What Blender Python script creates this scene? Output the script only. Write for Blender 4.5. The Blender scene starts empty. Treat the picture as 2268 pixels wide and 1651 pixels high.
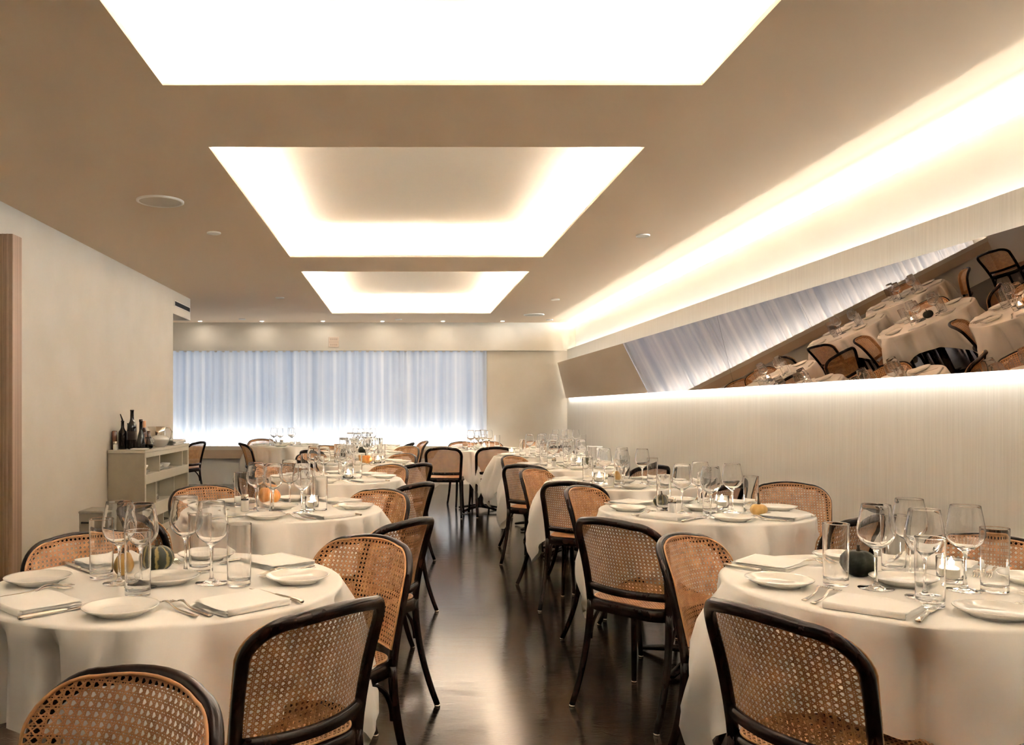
import bpy, bmesh, math, random
from mathutils import Vector, Matrix
from bpy_extras.object_utils import world_to_camera_view

random.seed(7)
PI = math.pi
scene = bpy.context.scene
COL = scene.collection

# ------------------------------------------------------------------ camera, world, exposure
cam_data = bpy.data.cameras.new('camera')
cam = bpy.data.objects.new('camera', cam_data)
COL.objects.link(cam)
cam.location = (0.0, 0.0, 1.25)
cam.rotation_euler = (PI / 2, 0, 0)
cam_data.sensor_width = 36.0
cam_data.lens = 36.0 * 1850 / 2268
cam_data.shift_x = 0.10714
cam_data.shift_y = 0.03505
cam_data.clip_start = 0.02
scene.camera = cam

scene.view_settings.view_transform = 'Standard'
scene.view_settings.look = 'None'
scene.view_settings.gamma = 1.0
scene.view_settings.use_curve_mapping = False
scene.view_settings.exposure = 3.58

world = bpy.data.worlds.new('dusk')
scene.world = world
world.use_nodes = True
wb = world.node_tree.nodes['Background']
wb.inputs['Color'].default_value = (0.80, 0.88, 1.0, 1)   # dusk outside the curtained window
wb.inputs['Strength'].default_value = 0.13

cy = scene.cycles
cy.max_bounces = 14
cy.diffuse_bounces = 6
cy.glossy_bounces = 6
cy.transmission_bounces = 14
cy.transparent_max_bounces = 12
cy.caustics_reflective = False
cy.caustics_refractive = True
cy.blur_glossy = 1.0
cy.sample_clamp_indirect = 6.0

LED_CEIL = 56.0      # ring of strips hidden in each ceiling recess
LED_SLOT = 11.5      # slot between the right panel and the ceiling
LED_LEDGE = 1.0      # ledge above the mirror
LED_MIRROR = 4.0    # behind the lower edge of the mirror
LED_MIRROR_TOP = 0.7
LED_SILL = 5.5      # behind the lip of the window sill
LED_WARM = (1.0, 0.94, 0.865)
LED_NEUTRAL = (1.0, 0.98, 0.93)
LED_COOL = (0.91, 0.965, 1.0)

# ------------------------------------------------------------------ materials
def principled(name, color, rough=0.5, metal=0.0, spec=0.5, coat=0.0, **kw):
    m = bpy.data.materials.new(name)
    m.use_nodes = True
    b = m.node_tree.nodes['Principled BSDF']
    b.inputs['Base Color'].default_value = (*color, 1)
    b.inputs['Roughness'].default_value = rough
    b.inputs['Metallic'].default_value = metal
    b.inputs['Specular IOR Level'].default_value = spec
    b.inputs['Coat Weight'].default_value = coat
    return m

def nodes(m):
    return m.node_tree.nodes, m.node_tree.links, m.node_tree.nodes['Principled BSDF']

def add_noise(m, c1, c2, scale=(5, 5, 5), detail=6, bump=0.0, bscale=None, lo=0.35, hi=0.65, dist=0.002, coords='Object'):
    n, l, b = nodes(m)
    tc = n.new('ShaderNodeTexCoord')
    mp = n.new('ShaderNodeMapping')
    mp.inputs['Scale'].default_value = scale
    l.new(tc.outputs[coords], mp.inputs['Vector'])
    nz = n.new('ShaderNodeTexNoise')
    nz.inputs['Scale'].default_value = 1.0
    nz.inputs['Detail'].default_value = detail
    l.new(mp.outputs['Vector'], nz.inputs['Vector'])
    if c1 is not None:
        rp = n.new('ShaderNodeValToRGB')
        rp.color_ramp.elements[0].position = lo
        rp.color_ramp.elements[0].color = (*c1, 1)
        rp.color_ramp.elements[1].position = hi
        rp.color_ramp.elements[1].color = (*c2, 1)
        l.new(nz.outputs['Fac'], rp.inputs['Fac'])
        l.new(rp.outputs['Color'], b.inputs['Base Color'])
    if bump > 0:
        bp = n.new('ShaderNodeBump')
        bp.inputs['Strength'].default_value = bump
        bp.inputs['Distance'].default_value = dist
        src = nz
        if bscale:
            mp2 = n.new('ShaderNodeMapping')
            mp2.inputs['Scale'].default_value = bscale
            l.new(tc.outputs[coords], mp2.inputs['Vector'])
            src = n.new('ShaderNodeTexNoise')
            src.inputs['Scale'].default_value = 1.0
            src.inputs['Detail'].default_value = 3
            l.new(mp2.outputs['Vector'], src.inputs['Vector'])
        l.new(src.outputs['Fac'], bp.inputs['Height'])
        l.new(bp.outputs['Normal'], b.inputs['Normal'])
    return m

def emitter(name, color, strength):
    m = bpy.data.materials.new(name)
    m.use_nodes = True
    nt = m.node_tree
    nt.nodes.clear()
    e = nt.nodes.new('ShaderNodeEmission')
    e.inputs['Color'].default_value = (*color, 1)
    e.inputs['Strength'].default_value = strength
    o = nt.nodes.new('ShaderNodeOutputMaterial')
    nt.links.new(e.outputs[0], o.inputs['Surface'])
    return m

def glass_mat(name, color=(1.0, 1.0, 1.0), ior=1.47):
    m = bpy.data.materials.new(name)
    m.use_nodes = True
    nt = m.node_tree
    nt.nodes.clear()
    g = nt.nodes.new('ShaderNodeBsdfGlass')
    g.inputs['Color'].default_value = (*color, 1)
    g.inputs['Roughness'].default_value = 0.0
    g.inputs['IOR'].default_value = ior
    o = nt.nodes.new('ShaderNodeOutputMaterial')
    nt.links.new(g.outputs[0], o.inputs['Surface'])
    return m

M = {}
M['ceiling'] = add_noise(principled('ceiling_paint', (0.79, 0.635, 0.48), 0.8, spec=0.2), None, None, bump=0.15, bscale=(60, 60, 60), dist=0.001)
M['cove'] = principled('recess_paint', (0.75, 0.715, 0.655), 0.85, spec=0.1)
M['wall'] = add_noise(principled('plaster', (0.65, 0.59, 0.50), 0.75, spec=0.2), (0.635, 0.575, 0.485), (0.665, 0.605, 0.52), scale=(3, 3, 3), bump=0.25, bscale=(45, 45, 45), dist=0.003)
M['grass'] = add_noise(principled('grasscloth', (0.80, 0.76, 0.68), 0.8, spec=0.15), (0.68, 0.645, 0.58), (0.75, 0.715, 0.65), scale=(90, 140, 2.5), detail=4, bump=0.2, bscale=(120, 200, 4), dist=0.002)
M['panel'] = principled('panel_paint', (0.82, 0.80, 0.75), 0.75, spec=0.15)
M['dark_wood'] = add_noise(principled('dark_bentwood', (0.012, 0.005, 0.004), 0.26, spec=0.30), (0.009, 0.0042, 0.0032), (0.018, 0.0075, 0.005), scale=(30, 30, 8), detail=5)
M['cane'] = add_noise(principled('cane_strand', (0.62, 0.36, 0.17), 0.45, spec=0.4), (0.42, 0.195, 0.085), (0.62, 0.325, 0.15), scale=(30, 30, 30), detail=4)
M['cane_rim'] = add_noise(principled('cane_spline', (0.55, 0.28, 0.12), 0.4), (0.45, 0.22, 0.09), (0.62, 0.33, 0.15), scale=(25, 25, 25))
M['cloth'] = add_noise(principled('table_linen', (0.90, 0.875, 0.835), 0.85, spec=0.1), None, None, bump=0.12, bscale=(420, 420, 90), dist=0.0006)
M['cloth'].node_tree.nodes['Principled BSDF'].inputs['Sheen Weight'].default_value = 0.13
M['napkin'] = add_noise(principled('napkin_linen', (0.94, 0.925, 0.895), 0.85, spec=0.1), None, None, bump=0.15, bscale=(350, 350, 350), dist=0.0006)
M['china'] = principled('white_china', (0.88, 0.86, 0.81), 0.10, spec=0.5, coat=0.3)
M['steel'] = principled('polished_steel', (0.72, 0.66, 0.58), 0.16, metal=1.0)
M['glass'] = glass_mat('clear_glass')
M['pane'] = glass_mat('window_glass', (0.95, 0.97, 1.0), 1.02)
M['wax'] = principled('candle_wax', (0.9, 0.85, 0.75), 0.5)
M['flame'] = emitter('candle_flame', (1.0, 0.80, 0.55), 90.0)
M['salt'] = principled('salt', (0.85, 0.83, 0.78), 0.8)
M['salt_glass'] = principled('salt_behind_glass', (0.84, 0.82, 0.78), 0.5, coat=1.0)
M['pepper'] = principled('pepper', (0.10, 0.08, 0.06), 0.8)
M['stem'] = principled('gourd_stem', (0.06, 0.04, 0.022), 0.7)
M['orange'] = add_noise(principled('orange_rind', (0.65, 0.24, 0.05), 0.4), (0.58, 0.19, 0.03), (0.74, 0.36, 0.10), scale=(20, 20, 20))
M['yellow'] = add_noise(principled('yellow_rind', (0.60, 0.36, 0.10), 0.4), (0.50, 0.27, 0.06), (0.66, 0.42, 0.14), scale=(20, 20, 20))
M['black_rind'] = add_noise(principled('black_green_rind', (0.012, 0.014, 0.010), 0.5, spec=0.2), (0.008, 0.010, 0.007), (0.022, 0.026, 0.016), scale=(30, 30, 30))
M['mirror'] = principled('bronze_mirror', (0.43, 0.345, 0.29), 0.0, metal=1.0)
M['mirror_edge'] = principled('mirror_edge', (0.05, 0.045, 0.03), 0.3)
M['lacquer'] = principled('sage_lacquer', (0.58, 0.53, 0.43), 0.5, spec=0.3)
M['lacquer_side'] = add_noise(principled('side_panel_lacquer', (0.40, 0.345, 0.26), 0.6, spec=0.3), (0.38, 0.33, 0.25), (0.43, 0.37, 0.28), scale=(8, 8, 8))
M['bottle_dark'] = principled('dark_bottle_glass', (0.010, 0.007, 0.006), 0.08, spec=0.6)
M['bottle_brown'] = principled('brown_bottle_glass', (0.060, 0.016, 0.008), 0.10, spec=0.6)
M['copper'] = principled('copper_foil', (0.70, 0.38, 0.22), 0.3, metal=0.8)
M['bottle_label'] = principled('dark_bottle_label', (0.045, 0.030, 0.022), 0.6)
M['vinegar'] = principled('dark_liquid', (0.02, 0.008, 0.005), 0.1)
M['trim_white'] = principled('white_fitting', (0.83, 0.79, 0.72), 0.5)
M['speaker'] = principled('speaker_grille', (0.62, 0.56, 0.48), 0.8)
M['black'] = principled('black_void', (0.006, 0.006, 0.006), 0.7)
M['lamp_glow'] = emitter('lit_lamp', (1.0, 0.93, 0.82), 14.0)
M['brown_panel'] = add_noise(principled('brown_pilaster', (0.36, 0.23, 0.15), 0.5), (0.29, 0.185, 0.12), (0.43, 0.28, 0.19), scale=(60, 60, 0.3), detail=2)
M['sign'] = principled('pale_sign', (0.66, 0.53, 0.42), 0.6)
M['sign_mark'] = principled('pale_sign_marking', (0.52, 0.39, 0.30), 0.6)
M['bin'] = principled('grey_placeholder', (0.30, 0.26, 0.21), 0.5)
M['apron'] = principled('shaded_apron_tan', (0.62, 0.46, 0.33), 0.6)  # tan puts the darker lighting of the sill front into the colour
M['low_wall'] = principled('brightened_low_wall', (0.88, 0.85, 0.80), 0.7)  # whiter than the other walls, makes up for weak light near the floor
M['sill_lip'] = principled('sill_paint', (0.74, 0.67, 0.57), 0.6)

# dark glossy floor with wood grain
fl = principled('dark_floor', (0.03, 0.02, 0.014), 0.2, spec=0.38, coat=0.0)
n, l, b = nodes(fl)
tc = n.new('ShaderNodeTexCoord')
mp = n.new('ShaderNodeMapping'); mp.inputs['Scale'].default_value = (2.2, 9.0, 1.0); mp.inputs['Rotation'].default_value = (0, 0, 0.35)
l.new(tc.outputs['Object'], mp.inputs['Vector'])
nz = n.new('ShaderNodeTexNoise'); nz.inputs['Scale'].default_value = 1.6; nz.inputs['Detail'].default_value = 5; nz.inputs['Distortion'].default_value = 1.2
l.new(mp.outputs['Vector'], nz.inputs['Vector'])
wv = n.new('ShaderNodeMath'); wv.operation = 'MULTIPLY'; wv.inputs[1].default_value = 60.0
sn = n.new('ShaderNodeMath'); sn.operation = 'SINE'
l.new(nz.outputs['Fac'], wv.inputs[0]); l.new(wv.outputs[0], sn.inputs[0])
rp = n.new('ShaderNodeValToRGB')
rp.color_ramp.elements[0].position = 0.0; rp.color_ramp.elements[0].color = (0.010, 0.006, 0.004, 1)
rp.color_ramp.elements[1].position = 1.0; rp.color_ramp.elements[1].color = (0.050, 0.031, 0.020, 1)
l.new(sn.outputs[0], rp.inputs['Fac']); l.new(rp.outputs['Color'], b.inputs['Base Color'])
nz2 = n.new('ShaderNodeTexNoise'); nz2.inputs['Scale'].default_value = 1.3; nz2.inputs['Detail'].default_value = 4
l.new(tc.outputs['Object'], nz2.inputs['Vector'])
mr = n.new('ShaderNodeMapRange'); mr.inputs['To Min'].default_value = 0.16; mr.inputs['To Max'].default_value = 0.13
l.new(nz2.outputs['Fac'], mr.inputs['Value']); l.new(mr.outputs['Result'], b.inputs['Roughness'])
b.inputs['Coat Roughness'].default_value = 0.16
b.inputs['Specular Tint'].default_value = (1.0, 0.80, 0.62, 1)
bp = n.new('ShaderNodeBump'); bp.inputs['Strength'].default_value = 0.035; bp.inputs['Distance'].default_value = 0.002
l.new(sn.outputs[0], bp.inputs['Height']); l.new(bp.outputs['Normal'], b.inputs['Normal'])
M['floor'] = fl

# striped green gourd
gm = principled('striped_rind', (0.02, 0.03, 0.01), 0.4)
n, l, b = nodes(gm)
tc = n.new('ShaderNodeTexCoord'); sx = n.new('ShaderNodeSeparateXYZ'); l.new(tc.outputs['Object'], sx.inputs[0])
at = n.new('ShaderNodeMath'); at.operation = 'ARCTAN2'; l.new(sx.outputs['X'], at.inputs[0]); l.new(sx.outputs['Y'], at.inputs[1])
nz = n.new('ShaderNodeTexNoise'); nz.inputs['Scale'].default_value = 45; l.new(tc.outputs['Object'], nz.inputs['Vector'])
ad = n.new('ShaderNodeMath'); ad.operation = 'MULTIPLY_ADD'; ad.inputs[1].default_value = 0.5; l.new(nz.outputs['Fac'], ad.inputs[0]); l.new(at.outputs[0], ad.inputs[2])
ml = n.new('ShaderNodeMath'); ml.operation = 'MULTIPLY'; ml.inputs[1].default_value = 9.0; l.new(ad.outputs[0], ml.inputs[0])
sn = n.new('ShaderNodeMath'); sn.operation = 'SINE'; l.new(ml.outputs[0], sn.inputs[0])
rp = n.new('ShaderNodeValToRGB')
rp.color_ramp.elements[0].position = 0.45; rp.color_ramp.elements[0].color = (0.015, 0.022, 0.010, 1)
rp.color_ramp.elements[1].position = 0.85; rp.color_ramp.elements[1].color = (0.33, 0.26, 0.09, 1)
l.new(sn.outputs[0], rp.inputs['Fac']); l.new(rp.outputs['Color'], b.inputs['Base Color'])
M['striped'] = gm

# sheer curtain: diffuse front + light passing from the window behind
cm = bpy.data.materials.new('sheer_curtain')
cm.use_nodes = True
nt = cm.node_tree; nt.nodes.clear()
tc = nt.nodes.new('ShaderNodeTexCoord'); mp = nt.nodes.new('ShaderNodeMapping'); mp.inputs['Scale'].default_value = (9.0, 1.0, 0.06)
nt.links.new(tc.outputs['Object'], mp.inputs['Vector'])
nz = nt.nodes.new('ShaderNodeTexNoise'); nz.inputs['Scale'].default_value = 1.0; nz.inputs['Detail'].default_value = 6
nt.links.new(mp.outputs['Vector'], nz.inputs['Vector'])
rp = nt.nodes.new('ShaderNodeValToRGB')
rp.color_ramp.elements[0].position = 0.35; rp.color_ramp.elements[0].color = (0.60, 0.64, 0.70, 1)
rp.color_ramp.elements[1].position = 0.65; rp.color_ramp.elements[1].color = (0.86, 0.85, 0.84, 1)
nt.links.new(nz.outputs['Fac'], rp.inputs['Fac'])
d = nt.nodes.new('ShaderNodeBsdfDiffuse'); t = nt.nodes.new('ShaderNodeBsdfTranslucent')
nt.links.new(rp.outputs['Color'], d.inputs['Color']); nt.links.new(rp.outputs['Color'], t.inputs['Color'])
mx = nt.nodes.new('ShaderNodeMixShader'); mx.inputs[0].default_value = 0.42
nt.links.new(d.outputs[0], mx.inputs[1]); nt.links.new(t.outputs[0], mx.inputs[2])
o = nt.nodes.new('ShaderNodeOutputMaterial'); nt.links.new(mx.outputs[0], o.inputs['Surface'])
M['curtain'] = cm

# ------------------------------------------------------------------ geometry helpers
class MB:
    """collects vertices and faces; build() links them as ONE mesh object"""
    def __init__(s):
        s.v = []; s.f = []; s.m = []; s.cur = 0
    def add(s, verts, faces):
        o = len(s.v)
        s.v += [tuple(p) for p in verts]
        s.f += [tuple(i + o for i in q) for q in faces]
        s.m += [s.cur] * len(faces)
        return s
    def box(s, x0, x1, y0, y1, z0, z1):
        v = [(x, y, z) for z in (z0, z1) for y in (y0, y1) for x in (x0, x1)]
        return s.add(v, [(0, 2, 3, 1), (4, 5, 7, 6), (0, 1, 5, 4), (1, 3, 7, 5), (3, 2, 6, 7), (2, 0, 4, 6)])
    def tube(s, path, rad, seg=10, cap=True, up=None):
        """rad: number, or list of (a, b) half sizes per point; cross-section axes follow the path"""
        P = [Vector(p) for p in path]
        k = len(P)
        if not isinstance(rad, (list, tuple)): rad = [(rad, rad)] * k
        rad = [r if isinstance(r, (list, tuple)) else (r, r) for r in rad]
        T = []
        for i in range(k):
            a = P[max(i - 1, 0)]; c = P[min(i + 1, k - 1)]
            d = (c - a); T.append(d.normalized() if d.length > 1e-9 else Vector((0, 0, 1)))
        ref = Vector(up) if up else (Vector((0, 0, 1)) if abs(T[0].z) < 0.9 else Vector((0, 1, 0)))
        nrm = (ref - T[0] * ref.dot(T[0])).normalized()
        vs = []
        for i in range(k):
            if up: nrm = (ref - T[i] * ref.dot(T[i]))
            else: nrm = (nrm - T[i] * nrm.dot(T[i]))
            nrm = nrm.normalized() if nrm.length > 1e-6 else Vector((1, 0, 0))
            bn = T[i].cross(nrm)
            for j in range(seg):
                a = 2 * PI * j / seg
                vs.append(P[i] + nrm * math.cos(a) * rad[i][0] + bn * math.sin(a) * rad[i][1])
        fs = []
        for i in range(k - 1):
            for j in range(seg):
                fs.append((i * seg + j, i * seg + (j + 1) % seg, (i + 1) * seg + (j + 1) % seg, (i + 1) * seg + j))
        if cap:
            fs.append(tuple(range(seg - 1, -1, -1)))
            fs.append(tuple((k - 1) * seg + j for j in range(seg)))
        return s.add(vs, fs)
    def lathe(s, prof, seg=32, cx=0.0, cy_=0.0, close=False):
        vs = []; idx = []
        for (r, z) in prof:
            if r < 1e-6:
                idx.append([len(vs)] * seg); vs.append((cx, cy_, z))
            else:
                idx.append([len(vs) + j for j in range(seg)])
                vs += [(cx + r * math.cos(2 * PI * j / seg), cy_ + r * math.sin(2 * PI * j / seg), z) for j in range(seg)]
        fs = []
        for i in range(len(prof) - 1):
            for j in range(seg):
                q = [idx[i][j], idx[i][(j + 1) % seg], idx[i + 1][(j + 1) % seg], idx[i + 1][j]]
                u = []
                for a in q:
                    if a not in u: u.append(a)
                if len(u) > 2: fs.append(tuple(u))
        return s.add(vs, fs)
    def mesh(s, name, mats, smooth=True):
        me = bpy.data.meshes.new(name)
        me.from_pydata(s.v, [], s.f)
        for m in (mats if isinstance(mats, (list, tuple)) else [mats]): me.materials.append(m)
        if any(s.m): me.polygons.foreach_set('material_index', s.m)
        me.polygons.foreach_set('use_smooth', [smooth] * len(me.polygons))
        me.update()
        return me
    def build(s, name, mats, parent=None, smooth=True, loc=None):
        return link(name, s.mesh(name, mats, smooth), parent, loc)

def link(name, me, parent=None, loc=None):
    ob = bpy.data.objects.new(name, me)
    COL.objects.link(ob)
    if parent: ob.parent = parent
    if loc: ob.location = loc
    return ob

def smooth_angle(me, deg=35):
    """sharp edges above an angle, so bevelled boxes and lathes shade right"""
    bm = bmesh.new(); bm.from_mesh(me)
    for e in bm.edges:
        if len(e.link_faces) == 2 and e.calc_face_angle(0) > math.radians(deg): e.smooth = False
    bm.to_mesh(me); bm.free()
    return me

def rbox(name, mats, x0, x1, y0, y1, z0, z1, bev=0.004, parent=None, seg=2):
    bm = bmesh.new()
    bmesh.ops.create_cube(bm, size=1.0)
    bmesh.ops.scale(bm, vec=(x1 - x0, y1 - y0, z1 - z0), verts=bm.verts)
    bmesh.ops.translate(bm, vec=((x0 + x1) / 2, (y0 + y1) / 2, (z0 + z1) / 2), verts=bm.verts)
    if bev > 0:
        bmesh.ops.bevel(bm, geom=list(bm.edges), offset=bev, segments=seg, affect='EDGES', profile=0.5)
    me = bpy.data.meshes.new(name); bm.to_mesh(me); bm.free()
    me.materials.append(mats)
    return link(name, me, parent)

def empty(name, loc=(0, 0, 0), rz=0.0):
    o = bpy.data.objects.new(name, None); COL.objects.link(o)
    o.empty_display_size = 0.1
    o.location = loc; o.rotation_euler = (0, 0, rz)
    return o

def tag(o, label=None, cat=None, group=None, kind=None):
    if label: o['label'] = label
    if cat: o['category'] = cat
    if group: o['group'] = group
    if kind: o['kind'] = kind
    return o

def kids(o):
    return CH.get(o.name, [])
CH = {}
def remember(root):
    CH[root.name] = [c for c in bpy.data.objects if c.parent == root]
    for c in CH[root.name]: remember(c)

def copy_tree(o, parent=None):
    c = o.copy(); COL.objects.link(c)
    if parent: c.parent = parent
    for ch in kids(o): copy_tree(ch, c)
    return c

def struct(mb, name, mat, parent=None, smooth=False):
    o = mb.build(name, mat, parent, smooth)
    if parent is None: o['kind'] = 'structure'
    return o

# ------------------------------------------------------------------ the room
ZC = 2.67                 # ceiling
XL, XR = -2.75, 2.74      # left wall, right wall
YB, YF = 14.0, -5.0       # back wall, wall behind the camera
YLE = 10.02               # end of the left wall; the room widens behind it
XA = -4.6                 # side wall of that alcove
COVES = [(0.75, 3.667), (4.537, 7.84), (8.67, 12.48)]
CX0, CX1 = -1.052, 1.317
SLAB = 0.008

struct(MB().box(XA - .1, 3.2, YF - .1, YB + .1, -.1, 0), 'floor', M['floor'])

# ceiling slab with the three openings cut out
cb = MB()
ys = [YF]
for a, c in COVES: ys += [a, c]
ys.append(YB + .02)
cb.box(XA, CX0, YF, YB + .02, ZC, ZC + SLAB)
cb.box(CX1, 3.05, YF, YB + .02, ZC, ZC + SLAB)
for i in range(0, len(ys), 2):
    cb.box(CX0, CX1, ys[i], ys[i + 1], ZC, ZC + SLAB)
ceiling = struct(cb, 'ceiling', M['ceiling'])
LIP, HGT = 0.15, 0.25
led_ceil = emitter('recess_led', LED_WARM, LED_CEIL)
for (a, c) in COVES:
    x0, x1, y0, y1 = CX0 - LIP, CX1 + LIP, a - LIP, c + LIP
    z0, z1 = ZC + SLAB, ZC + HGT
    k = MB()
    k.box(x0 - .02, x0, y0, y1, z0, z1); k.box(x1, x1 + .02, y0, y1, z0, z1)
    k.box(x0 - .02, x1 + .02, y0 - .02, y0, z0, z1); k.box(x0 - .02, x1 + .02, y1, y1 + .02, z0, z1)
    k.box(x0 - .02, x1 + .02, y0 - .02, y1 + .02, z1, z1 + .02)
    rec = k.build('ceiling_recess', M['cove'], ceiling, False)
    dm = MB()
    zd = z0 + .016
    dm.box(CX0 - .012, CX0, a, c, z0, zd); dm.box(CX1, CX1 + .012, a, c, z0, zd)
    dm.box(CX0 - .012, CX1 + .012, a - .012, a, z0, zd); dm.box(CX0 - .012, CX1 + .012, c, c + .012, z0, zd)
    dm.build('light_dam', M['cove'], rec, False)
    for (p, q, r, s_) in ((CX0 - .016, CX0 - .0125, a + .01, c - .01), (CX1 + .0125, CX1 + .016, a + .01, c - .01),
                          (CX0 + .01, CX1 - .01, a - .016, a - .0125), (CX0 + .01, CX1 - .01, c + .0125, c + .016)):
        MB().box(p, q, r, s_, z0 + .003, z0 + .0145).build('light_strip', led_ceil, rec, False)

# left wall, alcove walls
struct(MB().box(XL - .2, XL, YF, YLE, 0, ZC), 'wall_left', M['wall'])
struct(MB().box(XA, XL - .2, YLE - .2, YLE, 0, ZC), 'wall_alcove_front', M['wall'])
struct(MB().box(XA - .1, XA, YLE - .2, YB, 0, ZC), 'wall_alcove_side', M['wall'])
struct(MB().box(XA, 3.05, YF - .1, YF, 0, ZC), 'wall_front', M['brown_panel'])  # unseen; set far back and brown to dim the light on chair backs

# right wall: lower wall, ledge trough, upper panel with slot to the ceiling
rw = MB()
rw.box(XR, XR + .025, YF, YB, 0, 2.228)
rw.box(XR + .025, 2.90, YF, YB, 2.14, 2.16)
struct(rw, 'wall_right', M['grass'])
up = MB().box(2.88, 2.90, YF, YB, 2.16, 2.624)
up.box(2.90, 3.05, YF, YB, 2.60, 2.622)
up.box(3.03, 3.05, YF, YB, 2.62, ZC)
upper = struct(up, 'wall_right_upper', M['panel'])
MB().box(2.80, 2.83, YF + .05, YB - .05, 2.161, 2.166).build('light_strip', emitter('ledge_led', LED_COOL, LED_LEDGE), upper, False)
MB().box(2.955, 2.96, YF + .05, YB - .05, 2.630, 2.654).build('light_strip', emitter('slot_led', (0.82, 0.93, 1.0), LED_SLOT), upper, False)

# back wall with the long window, sill, fascia
ZS = 0.60
WX1 = 1.405               # right jamb of the window
bw = MB()
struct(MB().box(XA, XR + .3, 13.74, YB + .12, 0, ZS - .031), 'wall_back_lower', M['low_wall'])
bw.box(WX1, XR + .3, YB - .12, YB + .12, ZS, ZC)
bw.box(WX1, XR, 13.74, YB, ZS - .031, ZS)
bw.box(XA, WX1, YB, YB + .12, 2.30, ZC)
struct(bw, 'wall_back', M['wall'])
win = struct(MB().box(XA, WX1, YB + .05, YB + .056, ZS, 2.30), 'window_1', M['pane'])
wf = MB()
for x in (XA + .02, -2.9, -1.45, 0.0, WX1 - .02): wf.box(x - .025, x + .025, YB + .03, YB + .09, ZS, 2.30)
wf.box(XA, WX1, YB + .03, YB + .09, ZS + .001, ZS + .05); wf.box(XA, WX1, YB + .03, YB + .09, 2.25, 2.30)
wf.build('window_frame', M['trim_white'], win, False)
sl = MB()
sl.box(XA, WX1, 13.62, YB, ZS - .03, ZS)
sl.box(XA, WX1, 13.62, 13.635, ZS, ZS + .035)
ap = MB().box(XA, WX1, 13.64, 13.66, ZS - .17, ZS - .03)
sill = struct(sl, 'trim_1', M['sill_lip'])
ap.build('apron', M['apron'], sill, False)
MB().box(XA + .05, WX1 - .05, 13.637, 13.641, ZS + .006, ZS + .03).build('light_strip', emitter('sill_led', LED_COOL, LED_SILL), sill, False)
# fascia over the curtain: its right end is cut on a slant
fa = MB()
xt, xb, zb = 2.79, 2.715, 2.205
v = [(XA, 13.8, zb), (xb, 13.8, zb), (xt, 13.8, ZC), (XA, 13.8, ZC), (XA, 13.86, zb), (xb, 13.86, zb), (xt, 13.86, ZC), (XA, 13.86, ZC)]
fa.add(v, [(0, 1, 2, 3), (5, 4, 7, 6), (0, 4, 5, 1), (1, 5, 6, 2), (3, 2, 6, 7), (4, 0, 3, 7)])
fa.box(XA, xb, 13.795, 13.80, zb, zb + .014)
fa.box(WX1, xb, 13.86, YB - .12, zb, zb + .02)
struct(fa, 'trim_2', M['wall'])

# bulkhead with its slot vent
bk = MB().box(-4.6, XL, YLE + .001, 10.84, 2.39, ZC)
struct(bk, 'trim_3', M['wall'])
vt = empty('air_vent', (XL, 10.43, 2.52))
tag(vt, 'long black slot air vent in the bulkhead above the alcove at left', 'vent')
MB().box(.001, .004, -.36, .36, -.027, .027).build('slot', M['black'], vt, False)
fr = MB()
fr.box(.001, .010, -.375, .375, .027, .035); fr.box(.001, .010, -.375, .375, -.035, -.027)
fr.box(.001, .010, -.375, -.36, -.027, .027); fr.box(.001, .010, .36, .375, -.027, .027)
fr.build('frame', M['trim_white'], vt, False)

# brown pilaster at the far left edge of the view
pl = MB()
pl.box(XL, XL + .090, 5.70, 5.84, 0.0, 2.442)
pil = pl.build('wooden_pilaster', M['brown_panel'], None, False)
tag(pil, 'brown vertical pilaster on the white wall at the left edge', 'pilaster')
for (a, c) in ((.022, .030), (.052, .062)):
    MB().box(XL + a, XL + c, 5.693, 5.6999, 0.0, 2.442).build('groove_bead', M['brown_panel'], pil, False)

# tilted mirror, two panes
def mirror_pane(y0, y1, label):
    r = empty('wall_mirror', (2.69, (y0 + y1) / 2, 1.42))
    tag(r, label, 'mirror', 'bronze mirrors on the right wall')
    h = math.hypot(.1402, .5817); L = (y1 - y0) / 2 - .002
    a = math.atan2(.1402, .5817)
    for nm, x0, x1, mt in (('mirror_glass', -.003, 0.0, M['mirror']), ('backing', 0.0005, .018, M['mirror_edge'])):
        k = MB().box(x0, x1, -L, L, 0.0, h)
        k.v = [(x * math.cos(a) - z * math.sin(a), y, x * math.sin(a) + z * math.cos(a)) for (x, y, z) in k.v]
        k.build(nm, mt, r, False)
    return r
mr1 = mirror_pane(6.76, 13.72, 'long tilted bronze mirror pane nearest the back wall')
mr2 = mirror_pane(0.4, 6.76, 'long tilted bronze mirror pane reflecting tables at the right edge')
ms = emitter('mirror_led', LED_NEUTRAL, LED_MIRROR); mst = emitter('mirror_top_led', LED_NEUTRAL, LED_MIRROR_TOP)
for r, y0, y1 in ((mr1, 6.76, 13.72), (mr2, 0.4, 6.76)):
    L = (y1 - y0) / 2 - .003
    MB().box(.018, .042, -L, L, .030, .034).build('light_strip', ms, r, False)
    MB().box(-.03, -.01, -L, L, .530, .534).build('light_strip', mst, r, False)

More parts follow.
